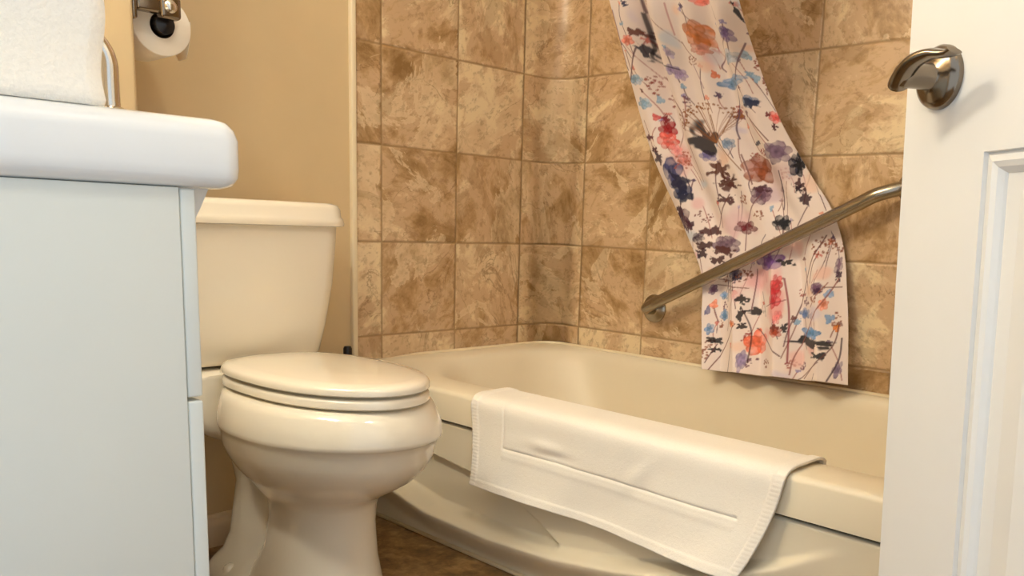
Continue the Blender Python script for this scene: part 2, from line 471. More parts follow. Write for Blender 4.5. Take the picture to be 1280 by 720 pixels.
# ------------------------------------------------------------------ vanity
VX, VY0, VY1 = -1.5035, -.994, YS - .004
van = thing('vanity_cabinet', 'white bathroom vanity cabinet with two drawer fronts, seen from its side', 'cabinet', (-1.78, -.62, 0))
def loc(o, root):
    """parent keeping the world-space coordinates the mesh was written in"""
    o.parent = root; o.matrix_parent_inverse = root.matrix_basis.inverted(); return o
root_m = Matrix.Translation((-1.78, -.62, 0))
def vbox(name, lo, hi, mat, bevel=0, par=van):
    o = box(name, lo, hi, mat, None, bevel); o.parent = par
    o.matrix_parent_inverse = Matrix.Translation((1.78, .62, 0)) if par is van else Matrix()
    return o
vbox('carcass', (XL + .004, VY0, .10), (VX - .0165, VY1, .7645), M['vanity'], .0012)
vbox('plinth', (XL + .02, VY0 + .03, 0), (VX - .07, VY1 - .01, .10), M['vanity'], .001)
vbox('drawer_front', (VX - .0155, VY0 + .001, .5565), (VX, VY1 - .002, .7635), M['vanity'], .0025)
vbox('drawer_front', (VX - .0155, VY0 + .001, .11), (VX, VY1 - .002, .5525), M['vanity'], .0025)

sink = thing('sink_top', 'white ceramic washbasin top with rounded corners on the vanity', 'sink', (-1.75, -.62, .765))
SX, SY0 = -1.457, -1.006
def slab_ring(g, z, r):
    return [Vector((x + 1.75, y + .62, z)) for x, y in rrect(XL + .004 + (0 if g > -.02 else 0), SX - g, SY0 + g, VY1 + .002, (.004, .004, r, .004), 14)]
rings = [slab_ring(.016, 0, .012), slab_ring(.006, .003, .018), slab_ring(.001, .011, .02), slab_ring(0, .02, .021), slab_ring(0, .047, .021), slab_ring(.003, .057, .02), slab_ring(.009, .064, .016), slab_ring(.018, .067, .01)]
loft_obj('slab', rings, M['ceramic'], sink, sharp=1.0)
# the ceramic runs back to the drawer front in a sloping apron under the overhang
pr_ = [(-.010, .0), (-.014, -.004), (-.022, -.022), (-.033, -.042), (-.041, -.056), (-.0455, -.062), (-.0455, .0)]
rings = [[Vector((SX + x + 1.75, y + .62, z + .003)) for x, z in pr_] for y in (-.948, -.946, -.28, VY1)]
loft_obj('front_apron', rings, M['ceramic'], sink, sharp=.7)
rings = []
for k, (s, z) in enumerate(((1.0, .004), (.97, -.03), (.85, -.07), (.6, -.10), (.2, -.112))):
    rings.append([Vector((-.03 + s * .19 * math.cos(2 * PI * j / 40), s * .26 * math.sin(2 * PI * j / 40), z)) for j in range(40)])

# faucet
fa = thing('faucet', 'curved chrome faucet spout on the basin top, partly hidden by the white towel', 'faucet', (-1.548, -.905, .832))
arc = [(0, 0, .008)] + [(0, 0, .008 + .04 * k / 4) for k in range(1, 5)] + [(-.034 + .034 * math.cos(a), .012 * math.sin(a / 2), .048 + .034 * math.sin(a)) for a in np.linspace(.15, PI, 22)] + [(-.068, .012, .036)]
loft_obj('spout', tube_rings(arc, .0102, 20), M['chrome'], fa, sharp=1.0)
lathe('base', [(.019, 0), (.019, .004), (.015, .008), (.0105, .010), (.0105, .014)], M['chrome'], fa, 28)

# towel standing folded on the basin top
tw = thing('folded_towel', 'thick white terry towel folded upright on the corner of the basin top', 'towel', (-1.70, -.96, .8325))
def towel_layer(name, x0, x1, y0, y1, h, seed, lean=0.0):
    rnd = np.random.RandomState(seed); nx, nzv = 40, 44
    ph = rnd.rand(8) * 6.28
    def wob(a, b): return .0035 * math.sin(a * 9 + ph[0] + b * 5) + .0028 * math.sin(a * 21 + b * 13 + ph[1]) + .002 * math.sin(a * 40 + ph[2] - b * 9)
    rings = []
    for i in range(nzv + 1):
        b = i / nzv; z = h * b
        k = max(0.0, (b - .90) / .10); sh = (1 - math.sqrt(max(0, 1 - k * k))) * (y1 - y0) * .5 * .96
        sb = max(0, 1 - b / .02) * .003
        ring = []
        for x, y in rrect(x0 + sb, x1 - sb, y0 + sh + sb, y1 - sh - sb, (min(.02, (y1 - y0 - 2 * sh) * .48),) * 4, 16):
            a = (x - x0) / (x1 - x0)
            ring.append(Vector((x + .003 * math.sin(b * 17 + ph[3]), y + wob(a, b) * (1 if y < (y0 + y1) / 2 else .4) + lean * b, z)))
        rings.append(ring)
    return loft_obj(name, rings, M['terry'], tw)
towel_layer('front_fold', -.21, .127, -.030, .012, .300, 3)
towel_layer('back_fold', -.205, .112, .008, .045, .292, 8)

# ------------------------------------------------------------------ toilet roll and holder on the return wall
hd = thing('toilet_roll_holder', 'chrome toilet roll holder on the beige return wall', 'toilet roll holder', (XS, -.225, 1.088))
box('wall_plate', (0.0005, -.017, -.026), (.009, .019, .030), M['nickel'], hd, .003)
bm = bmesh.new(); bm_box(bm, (.008, -.016, -.010), (.082, .008, .020), .006, 3); bm_box(bm, (.046, -.021, -.0175), (.083, .002, .022), .007, 4)
from_bm('arm', bm, M['nickel'], hd, True, .8)
lathe('arm_cap', [(.001, -.0255), (.006, -.0250), (.0105, -.0225), (.0125, -.019), (.0125, -.016)], M['chrome'], hd, 24, axis='y', loc=(.064, 0, .003))
lathe('roller', [(.004, .004), (.0165, .010), (.0165, .135), (.006, .139)], M['black'], hd, 28, axis='y', loc=(.066, 0, -.0225))
rl_ = thing('toilet_roll', 'white toilet paper roll hanging on the chrome holder', 'toilet paper', (XS + .066, -.2, 1.0655))
RR, RC = .0515, .0215
rings = []
for r, y in ((RC, .0), (RR - .0015, 0), (RR, .0015), (RR, .0985), (RR - .0015, .1), (RC, .1)):
    rings.append([Vector((r * math.cos(2 * PI * j / 64), y, r * math.sin(2 * PI * j / 64))) for j in range(64)])
V, Fc = loft(rings + [rings[0]], True, False, False)
mesh('paper', V, Fc, M['paper'], rl_).data
rings = []
for r, y in ((RC - .0012, .001), (RC, .0005), (RC + .0002, .0005), (RC + .0002, .0995), (RC - .0012, .099)):
    rings.append([Vector((r * math.cos(2 * PI * j / 48), y, r * math.sin(2 * PI * j / 48))) for j in range(48)])
V, Fc = loft(rings + [rings[0]], True, False, False)
mesh('core', V, Fc, M['card'], rl_)
# loose sheet hanging at the far side
V = []; Fc = []
for i in range(14):
    t = i / 13
    a = .35 - t * .5
    for j in range(2):
        x = RR + .001 + .004 * t + .012 * t * t; z = .016 - .056 * t
        y = .004 + (.092 if j else .06 * t * t)
        V.append((x, y, z))
for i in range(13): Fc.append((2 * i, 2 * i + 1, 2 * i + 3, 2 * i + 2))
ls = mesh('loose_sheet', V, Fc, M['paper'], rl_); s_ = ls.modifiers.new('t', 'SOLIDIFY'); s_.thickness = .0008

# ------------------------------------------------------------------ grab bar on the right wall
gb = thing('grab_bar', 'slanted stainless grab bar on the tiled wall holding back the floral curtain', 'grab bar', (0, -.72, .70))
G = lambda x, y, z: Vector((x, y + .72, z - .70))
A, B = Vector((-.062, -.436, .544)), Vector((-.062, -1.035, .834))
dv = (B - A).normalized()
pA, pB = Vector((0, -.404, .530)), Vector((0, -1.085, .850))
P = spline([pA - Vector((.004, 0, 0)), pA + Vector((-.026, 0, 0)), pA + Vector((-.047, -.008, .004)), A + dv * .006, A + dv * .045], 8)[:-1] + [A + dv * .06, B - dv * .06] + spline([B - dv * .045, B - dv * .006, pB + Vector((-.047, .008, -.004)), pB + Vector((-.026, 0, 0)), pB - Vector((.004, 0, 0))], 8)
loft_obj('bar', tube_rings([G(*p) for p in P], .0152, 24), M['steel'], gb, sharp=1.0)
for p in (pA, pB):
    lathe('flange', [(.038, -.0005), (.038, -.004), (.033, -.009), (.020, -.011), (.0165, -.014)], M['steel'], gb, 36, axis='x', loc=G(*p))

# ------------------------------------------------------------------ shower rod and floral curtain
rod = thing('shower_rod', 'straight chrome shower rod across the tub alcove above the curtain', 'curtain rod', (-.645, 0, 1.84))
loft_obj('tube', tube_rings([(0, -.003, 0), (0, YF + .003, 0)], .0125, 20), M['chrome'], rod, sharp=1.0)
for y, s in ((-.0015, -1), (YF + .0015, 1)):
    lathe('end_flange', [(.03, 0), (.03, .006 * s), (.018, .014 * s), (.0135, .016 * s)], M['chrome'], rod, 28, axis='y', loc=(0, y, 0))

KV = [0.0, .14, .30, .40, .56, .68, .82, 1.0, 1.50]
KL = [(-.085, -.634, .402), (-.055, -.604, .522), (-.028, -.569, .639), (-.036, -.512, .756), (-.10, -.453, .923), (-.19, -.446, 1.085), (-.33, -.484, 1.243), (-.47, -.50, 1.45), (-.645, -.50, 1.822)]
KR = [(-.085, -1.006, .420), (-.055, -.972, .60), (-.028, -.918, .785), (-.036, -.860, .872), (-.10, -.805, .992), (-.19, -.789, 1.108), (-.33, -.817, 1.215), (-.47, -.84, 1.43), (-.645, -.84, 1.822)]
KV = [0.0, .15, .30, .40, .55, .70, .86, 1.10, 1.5]
def crv(K, v):
    v = np.asarray(v, float); out = np.zeros(v.shape + (3,))
    K = np.array(K); kv = np.array(KV)
    # catmull-rom through the keys
    i = np.clip(np.searchsorted(kv, v, side='right') - 1, 0, len(kv) - 2)
    t = (v - kv[i]) / (kv[i + 1] - kv[i])
    m = np.gradient(K, kv, axis=0)
    h = (kv[i + 1] - kv[i])[..., None]; t = t[..., None]
    return (2 * t ** 3 - 3 * t ** 2 + 1) * K[i] + (t ** 3 - 2 * t ** 2 + t) * h * m[i] + (-2 * t ** 3 + 3 * t ** 2) * K[i + 1] + (t ** 3 - t ** 2) * h * m[i + 1]
def curtain_surface(u, v):
    L, Rr = crv(KL, v), crv(KR, v)
    P = L + (Rr - L) * u[..., None]
    # outward direction: into the room, across the strip
    e = 1e-3
    dv_ = (crv(KL, v + e) + crv(KR, v + e) - crv(KL, v - e) - crv(KR, v - e)); du_ = Rr - L
    n = np.cross(du_, dv_); n /= np.linalg.norm(n, axis=-1, keepdims=True)
    n *= np.sign(-n[..., 0:1] + 1e-9)
    low = 1 - smoothstep(.20, .42, v); pin = np.exp(-((v - .315) / .05) ** 2)
    # lower hanging part: flat panels stepping over one another; upper part: a few soft gathers
    stepf = lambda c, w: smoothstep(c - w, c + w, u)
    lo = .028 * (np.abs(((u * 3.35 + .15) % 1.0) - .5) * 2 - .5) + .006 * np.sin(u * 23 + 1.0)
    hi = .014 * np.sin(u * 13 + 1.2 + v * 1.3) * np.clip(.3 + v, 0, 1) + .010 * np.sin(u * 25 - v * 2.2 + .4) - .022 * np.exp(-((u - (.27 - .05 * v)) / .035) ** 2) * smoothstep(.45, .8, v)
    off = lo * low * (1 - .75 * pin) + hi * (1 - low) * (1 - .8 * pin)
    return P + n * off[..., None]
nu, nv = 300, 760
uu, vv = np.meshgrid(np.linspace(0, 1, nu), np.linspace(0, 1.5, nv), indexing='ij')
CP = curtain_surface(uu, vv)
V = CP.reshape(-1, 3)
Fc = [(i * nv + j, (i + 1) * nv + j, (i + 1) * nv + j + 1, i * nv + j + 1) for i in range(nu - 1) for j in range(nv - 1)]
me = bpy.data.meshes.new('shower_curtain'); me.from_pydata(V.tolist(), [], Fc)
# printed pattern, painted onto the cloth in metres: s across, q up from the hem
sgrid = uu * .375
zq_ = np.linspace(.35, 1.9, 800); vq_ = np.linspace(0, 1.5, 800); cq_ = (crv(KL, vq_) + crv(KR, vq_)) / 2
xq_ = np.interp(zq_, cq_[:, 2], cq_[:, 0]); qq_ = np.concatenate([[0], np.cumsum(np.hypot(np.diff(zq_), np.diff(xq_)))])
SC, QC = -CP[..., 1], np.interp(CP[..., 2], zq_, qq_)
prn = np.random.RandomState(11)
def vnoise(x, y, sc, seed):
    g = np.random.RandomState(seed).rand(64, 64)
    a, b = x / sc + 100, y / sc + 100
    i, j = np.floor(a).astype(int), np.floor(b).astype(int); fx, fy = a - i, b - j
    fx, fy = fx * fx * (3 - 2 * fx), fy * fy * (3 - 2 * fy)
    G_ = lambda p, q: g[p % 64, q % 64]
    return (G_(i, j) * (1 - fx) + G_(i + 1, j) * fx) * (1 - fy) + (G_(i, j + 1) * (1 - fx) + G_(i + 1, j + 1) * fx) * fy
FEATS = [
 ('wash',0.5169,0.579,0.0316,0.0429,(226,180,176),{}),
 ('wash',0.784,0.5401,0.0711,0.0373,(214,190,190),{}),
 ('wash',0.6643,0.4194,0.0592,0.0424,(222,184,190),{}),
 ('wash',0.7501,0.289,0.0725,0.0391,(232,170,172),{}),
 ('wash',0.8778,0.1088,0.0242,0.0256,(238,190,180),{}),
 ('wash',0.8252,0.367,0.0279,0.0259,(238,196,190),{}),
 ('wash',0.5992,0.2867,0.0292,0.0244,(236,204,190),{}),
 ('wash',0.6877,0.8269,0.0217,0.0301,(214,206,212),{}),
 ('wash',0.7465,0.4906,0.0387,0.031,(206,182,190),{}),
 ('wash',0.9147,0.3163,0.0236,0.0176,(238,196,182),{}),
 ('wash',0.8093,0.2201,0.0216,0.0487,(232,150,150),{}),
 ('wash',0.5254,0.9593,0.0118,0.0256,(228,214,220),{}),
 ('petal',0.7185,0.9683,0.0264,0.0114,(236,128,118),{}),
 ('petal',0.6754,0.8858,0.0327,0.0431,(204,122,70),{}),
 ('petal',0.6635,0.8502,0.0201,0.0163,(198,138,124),{}),
 ('petal',0.7624,0.8685,0.0175,0.0213,(112,90,142),{}),
 ('petal',0.597,0.8445,0.009,0.0164,(172,158,188),{}),
 ('petal',0.5613,0.9222,0.0185,0.0301,(178,166,196),{}),
 ('petal',0.4878,0.8987,0.0198,0.0168,(226,120,98),{}),
 ('petal',0.4656,0.7875,0.0208,0.0162,(142,176,206),{}),
 ('petal',0.4684,0.7265,0.0184,0.0161,(138,172,202),{}),
 ('petal',0.5006,0.7352,0.0072,0.012,(150,182,208),{}),
 ('petal',0.5834,0.8007,0.0172,0.0148,(160,140,184),{}),
 ('petal',0.5971,0.7895,0.013,0.0165,(166,146,188),{}),
 ('petal',0.6698,0.7854,0.0076,0.0113,(224,124,84),{}),
 ('petal',0.7162,0.7647,0.0501,0.0164,(104,142,186),{}),
 ('petal',0.7757,0.7656,0.0078,0.0125,(140,176,204),{}),
 ('petal',0.7743,0.8183,0.0079,0.0132,(150,182,206),{}),
 ('petal',0.7382,0.8186,0.0372,0.018,(176,190,210),{}),
 ('petal',0.7499,0.7106,0.0244,0.0161,(92,116,160),{}),
 ('petal',0.61,0.5851,0.0225,0.0162,(112,104,164),{}),
 ('petal',0.6685,0.6149,0.0147,0.0159,(128,150,180),{}),
 ('petal',0.5024,0.6612,0.0172,0.0248,(168,28,36),{}),
 ('petal',0.4992,0.6272,0.0206,0.0252,(226,92,80),{}),
 ('petal',0.4869,0.6894,0.0087,0.0101,(206,70,70),{}),
 ('petal',0.5129,0.6034,0.0114,0.017,(232,140,140),{}),
 ('petal',0.7959,0.674,0.0157,0.0167,(228,96,90),{}),
 ('petal',0.7869,0.5913,0.0366,0.0307,(120,98,122),{}),
 ('petal',0.7261,0.5546,0.0423,0.0402,(148,80,50),{}),
 ('petal',0.827,0.5617,0.0207,0.0291,(34,38,58),{}),
 ('petal',0.5011,0.5412,0.0239,0.0463,(70,70,112),{}),
 ('petal',0.5262,0.5774,0.0163,0.017,(206,120,110),{}),
 ('petal',0.5164,0.4988,0.0218,0.0267,(44,52,88),{}),
 ('petal',0.7302,0.4867,0.0226,0.0251,(112,80,100),{}),
 ('petal',0.6926,0.41,0.0358,0.0172,(104,26,38),{}),
 ('petal',0.7873,0.4228,0.0258,0.0203,(40,42,56),{}),
 ('petal',0.5168,0.4275,0.0232,0.0316,(84,50,70),{}),
 ('petal',0.6383,0.3674,0.0471,0.0235,(116,92,112),{}),
 ('petal',0.7662,0.3319,0.0445,0.0246,(122,76,150),{}),
 ('petal',0.8018,0.2785,0.0147,0.0261,(206,72,76),{}),
 ('petal',0.8044,0.2458,0.0168,0.0263,(196,44,56),{}),
 ('petal',0.82,0.2023,0.0108,0.0185,(230,130,130),{}),
 ('petal',0.7662,0.135,0.0299,0.0323,(238,118,84),{}),
 ('petal',0.8197,0.1686,0.02,0.015,(176,74,50),{}),
 ('petal',0.6444,0.2386,0.0186,0.0121,(112,156,204),{}),
 ('petal',0.6569,0.1907,0.0191,0.014,(108,152,200),{}),
 ('petal',0.6275,0.1539,0.0117,0.0154,(92,142,196),{}),
 ('petal',0.9353,0.2671,0.0098,0.0124,(126,162,206),{}),
 ('petal',0.8783,0.2173,0.0211,0.015,(84,116,172),{}),
 ('petal',0.9464,0.212,0.0097,0.0123,(122,160,206),{}),
 ('petal',0.9066,0.1745,0.0343,0.0149,(90,146,202),{}),
 ('petal',0.6096,0.2515,0.0108,0.014,(116,84,112),{}),
 ('petal',0.6122,0.1985,0.0069,0.0134,(96,96,140),{}),
 ('petal',0.9084,0.2773,0.02,0.0145,(112,80,110),{}),
 ('petal',0.9402,0.33,0.0089,0.0228,(128,96,122),{}),
 ('petal',0.9295,0.2421,0.0104,0.0143,(236,140,110),{}),
 ('petal',0.6214,0.2148,0.0102,0.0116,(238,150,120),{}),
 ('petal',0.6963,0.174,0.0141,0.0099,(226,120,46),{}),
 ('petal',0.9633,0.1908,0.0071,0.0088,(230,130,40),{}),
 ('petal',0.741,0.0874,0.0134,0.0281,(150,134,172),{}),
 ('petal',0.9803,0.1008,0.0098,0.021,(140,122,150),{}),
 ('petal',0.6753,0.2961,0.0246,0.0156,(80,80,112),{}),
 ('petal',0.5598,0.3802,0.0182,0.016,(70,52,74),{}),
 ('jag',0.5226,0.9902,0.0062,0.0083,(40,44,84),{}),
 ('jag',0.5161,0.918,0.0197,0.0121,(104,54,46),{}),
 ('jag',0.5119,0.8689,0.011,0.0223,(40,42,60),{}),
 ('jag',0.6126,0.6264,0.0439,0.0375,(26,20,34),{}),
 ('jag',0.7527,0.7074,0.0206,0.0108,(48,54,84),{}),
 ('jag',0.782,0.6801,0.0059,0.0074,(110,24,40),{}),
 ('jag',0.7902,0.6519,0.0061,0.0075,(80,20,34),{}),
 ('jag',0.8331,0.566,0.0163,0.0271,(18,18,28),{}),
 ('jag',0.4734,0.5838,0.0158,0.0167,(60,40,60),{}),
 ('jag',0.5115,0.5203,0.0193,0.0251,(40,40,66),{}),
 ('jag',0.6306,0.5489,0.0283,0.0181,(96,50,36),{}),
 ('jag',0.6541,0.5215,0.0304,0.0176,(84,40,30),{}),
 ('jag',0.8301,0.5143,0.0117,0.0115,(70,26,34),{}),
 ('jag',0.8012,0.9183,0.0038,0.0322,(24,26,40),{}),
 ('jag',0.4661,0.6056,0.0112,0.0083,(80,24,40),{}),
 ('jag',0.7369,0.6163,0.0176,0.0054,(60,50,70),{}),
 ('jag',0.4561,0.6376,0.0122,0.0081,(90,30,50),{}),
 ('jag',0.6988,0.6843,0.0165,0.0095,(120,70,80),{}),
 ('jag',0.5225,0.4862,0.0148,0.0163,(36,40,66),{}),
 ('jag',0.6505,0.5113,0.0295,0.0118,(92,48,44),{}),
 ('jag',0.6417,0.4763,0.0224,0.0117,(84,40,44),{}),
 ('jag',0.8471,0.4813,0.0175,0.0185,(60,30,44),{}),
 ('jag',0.8297,0.5029,0.0086,0.0113,(50,30,44),{}),
 ('jag',0.7288,0.5012,0.0161,0.0098,(80,44,56),{}),
 ('jag',0.5928,0.397,0.0296,0.0118,(80,38,42),{}),
 ('jag',0.5753,0.3614,0.0245,0.012,(70,32,38),{}),
 ('jag',0.629,0.3504,0.0353,0.0119,(86,44,42),{}),
 ('jag',0.6121,0.3277,0.0229,0.01,(74,36,40),{}),
 ('jag',0.5674,0.3414,0.0137,0.0121,(60,30,44),{}),
 ('jag',0.7873,0.4228,0.0198,0.0148,(26,28,36),{}),
 ('jag',0.5096,0.4472,0.0143,0.0177,(70,34,54),{}),
 ('jag',0.536,0.4084,0.0118,0.0139,(70,34,54),{}),
 ('jag',0.71,0.2339,0.0136,0.0113,(22,18,26),{}),
 ('jag',0.7446,0.2083,0.0204,0.0076,(26,20,26),{}),
 ('jag',0.7148,0.1985,0.0088,0.0152,(30,22,30),{}),
 ('jag',0.8103,0.3313,0.0187,0.0091,(22,18,24),{}),
 ('jag',0.8394,0.1779,0.0074,0.0127,(30,22,30),{}),
 ('jag',0.9108,0.1521,0.0576,0.0111,(18,16,26),{}),
 ('jag',0.936,0.1256,0.0218,0.009,(22,18,28),{}),
 ('jag',0.6431,0.1258,0.0214,0.0077,(22,18,28),{}),
 ('jag',0.6498,0.1023,0.0132,0.0077,(30,22,30),{}),
 ('jag',0.7224,0.1728,0.0137,0.0076,(40,24,30),{}),
 ('jag',0.6826,0.2852,0.0196,0.0097,(50,44,70),{}),
 ('jag',0.9133,0.2729,0.009,0.0072,(70,40,70),{}),
 ('jag',0.818,0.1768,0.0111,0.0094,(120,50,40),{}),
 ('jag',0.9439,0.3091,0.0059,0.0141,(70,44,64),{}),
 ('jag',0.5017,0.6862,0.0064,0.0102,(130,20,30),{}),
 ('fan',0.6343,0.6801,0.0829,0.0574,(150,92,46),{'n':90}),
 ('dots',0.4996,0.7733,0.0125,0.0317,(150,70,60),{'n':28}),
 ('dots',0.5264,0.572,0.0224,0.0298,(176,96,80),{'n':30}),
 ('dots',0.9027,0.3745,0.025,0.0209,(142,78,50),{'n':40}),
 ('dots',0.7003,0.2928,0.02,0.0172,(140,80,56),{'n':26}),
 ('dots',0.9328,0.372,0.011,0.0176,(140,80,56),{'n':14}),
 ('dots',0.5179,0.734,0.0106,0.0183,(150,80,70),{'n':12}),
 ('dots',0.5667,0.4334,0.0229,0.0159,(120,60,54),{'n':22}),
 ('dots',0.7887,0.7964,0.009,0.0158,(150,80,60),{'n':18}),
 ('dots',0.7914,0.7427,0.0059,0.0254,(150,96,80),{'n':16}),
 ('stem',[(0.5404,0.9719),(0.5328,0.933),(0.5233,0.8811),(0.5198,0.839),(0.5992,0.8011)],0.00274,(34,30,40)),
 ('stem',[(0.5009,0.875),(0.4472,0.7891)],0.00308,(90,56,64)),
 ('stem',[(0.5169,0.7971),(0.57,0.703),(0.566,0.6512)],0.00307,(150,104,96)),
 ('stem',[(0.4804,0.982),(0.4596,0.8722),(0.4535,0.8364)],0.00304,(140,100,110)),
 ('stem',[(0.7569,0.859),(0.6903,0.8139),(0.692,0.7938)],0.00288,(120,80,96)),
 ('stem',[(0.7248,0.7587),(0.6881,0.6687),(0.6896,0.6277)],0.00263,(96,74,92)),
 ('stem',[(0.7836,0.8494),(0.7344,0.7628)],0.00212,(120,90,100)),
 ('stem',[(0.7377,0.6749),(0.7744,0.6187)],0.00254,(120,80,70)),
 ('stem',[(0.6407,0.6868),(0.6487,0.6142),(0.6904,0.5477)],0.00228,(150,104,70)),
 ('stem',[(0.684,0.6935),(0.6611,0.6413)],0.00206,(150,104,70)),
 ('stem',[(0.5655,0.6297),(0.5751,0.5213)],0.00238,(150,100,90)),
 ('stem',[(0.6907,0.5883),(0.7118,0.5135)],0.00228,(130,90,90)),
 ('stem',[(0.7863,0.5463),(0.7888,0.4987)],0.00261,(70,46,60)),
 ('stem',[(0.6367,0.9708),(0.6236,0.892)],0.00211,(196,150,150)),
 ('stem',[(0.6335,0.8135),(0.6416,0.7522)],0.00183,(170,140,150)),
 ('stem',[(0.7874,0.5249),(0.7852,0.4539)],0.00302,(70,44,58)),
 ('stem',[(0.7303,0.4893),(0.6958,0.4214),(0.6932,0.3543)],0.00234,(120,74,80)),
 ('stem',[(0.6482,0.4889),(0.6034,0.3954)],0.00241,(110,64,60)),
 ('stem',[(0.8523,0.4608),(0.8289,0.4182)],0.00223,(90,50,64)),
 ('stem',[(0.8784,0.4897),(0.8966,0.4537)],0.00181,(90,50,64)),
 ('stem',[(0.8687,0.0718),(0.8739,0.1304),(0.9285,0.2518),(0.9457,0.3014)],0.00234,(150,90,84)),
 ('stem',[(0.8528,0.1929),(0.8725,0.2981),(0.9043,0.3977)],0.00254,(104,64,60)),
 ('stem',[(0.9669,0.0721),(0.9791,0.1219),(0.9761,0.1695)],0.00268,(70,46,60)),
 ('stem',[(0.9008,0.0661),(0.9595,0.1417),(0.9658,0.198)],0.00215,(110,70,66)),
 ('stem',[(0.8151,0.2938),(0.8404,0.2141),(0.8596,0.0997)],0.00297,(150,60,70)),
 ('stem',[(0.7554,0.168),(0.8434,0.1131)],0.00242,(90,40,44)),
 ('stem',[(0.7127,0.2173),(0.7457,0.1602),(0.754,0.0848)],0.00231,(70,46,50)),
 ('stem',[(0.6489,0.0534),(0.6711,0.1031),(0.7049,0.1709)],0.00233,(120,70,64)),
 ('stem',[(0.6514,0.1173),(0.6374,0.07)],0.00219,(100,60,66)),
 ('stem',[(0.923,0.2814),(0.9548,0.284)],0.00234,(110,64,56)),
 ('stem',[(0.6176,0.2646),(0.7175,0.2631)],0.00194,(130,84,76)),
 ('stem',[(0.7266,0.3109),(0.7348,0.2115)],0.00213,(120,64,70)),
 ('stem',[(0.9434,0.1127),(0.8867,0.0614)],0.00204,(120,80,80)),
 ('stem',[(0.6758,0.277),(0.6152,0.2799)],0.00201,(120,84,84)),
 ('stem',[(0.7772,0.2238),(0.8281,0.2439)],0.00187,(140,50,60)),
 ('stem',[(0.9283,0.292),(0.8977,0.2344)],0.002,(150,90,80)),
]
# the print carries on up the cloth to the rod
for _ in range(46):
    q0, s0 = prn.uniform(1.02, 1.66), prn.uniform(.47, .86)
    r0 = prn.uniform(.008, .034); c0 = [(204, 122, 70), (112, 90, 142), (142, 176, 206), (168, 28, 36), (226, 92, 80), (70, 70, 112), (120, 98, 122), (30, 26, 40)][prn.randint(8)]
    FEATS.append(('petal' if sum(c0) > 150 else 'jag', s0, q0, r0 * 1.1, r0, c0, {}))
    FEATS.append(('stem', [(s0, q0), (s0 + prn.uniform(-.03, .03), q0 - prn.uniform(.05, .12))], .0026, (110, 76, 80)))
def lin3(c): return np.array(lin(c)[:3])
# fine stems and pale sprigs fill the ground between the flowers
extra = []
for _ in range(170):
    q0, s0 = prn.uniform(.0, 1.1), prn.uniform(.45, 1.0)
    l_ = prn.uniform(.03, .10); a_ = prn.uniform(1.2, 2.1)
    extra.append(('stem', [(s0, q0), (s0 + l_ * .5 * math.cos(a_) + prn.uniform(-.006, .006), q0 + l_ * .5 * math.sin(a_)), (s0 + l_ * math.cos(a_), q0 + l_ * math.sin(a_))], prn.uniform(.0012, .0022), [(120, 84, 88), (150, 104, 96), (96, 70, 84), (176, 120, 116)][prn.randint(4)]))
    if prn.rand() < .75:
        extra.append(('petal' if prn.rand() < .5 else 'jag', s0 + l_ * math.cos(a_), q0 + l_ * math.sin(a_), prn.uniform(.003, .008), prn.uniform(.003, .009), [(150, 140, 184), (206, 120, 110), (120, 76, 70), (140, 172, 202), (90, 70, 100), (222, 150, 130)][prn.randint(6)], {}))
for _ in range(44):
    extra.append(('wash', prn.uniform(.47, .98), prn.uniform(0, 1.1), prn.uniform(.01, .03), prn.uniform(.01, .03), [(232, 190, 190), (214, 204, 220), (240, 206, 186), (204, 214, 226)][prn.randint(4)], {}))
    extra.append(('dots', prn.uniform(.47, .98), prn.uniform(0, 1.1), prn.uniform(.008, .016), prn.uniform(.008, .018), [(150, 96, 76), (120, 80, 96), (160, 70, 66)][prn.randint(3)], {'n': 16}))
FEATS = extra + FEATS
img = np.ones((nu, nv, 3)) * lin3((240, 226, 220))
img *= (1 - .05 * vnoise(SC, QC, .05, 2))[..., None]
FS, FQ, FI = SC.ravel().copy(), QC.ravel().copy(), img.reshape(-1, 3).copy()
def window(s0, s1, q0, q1):
    global SEL, SC, QC, img
    SEL = np.nonzero((FS > s0) & (FS < s1) & (FQ > q0) & (FQ < q1))[0]
    SC, QC, img = FS[SEL], FQ[SEL], FI[SEL]
def flush(): FI[SEL] = img
def lay(mask, col, dens=1.0):
    """watercolour: pigment pools at the rim of a blot and thins out inside"""
    global img
    a = np.clip(mask, 0, 1)[..., None] * dens
    img = img * (1 - a) + img * 0 + np.asarray(col) * a
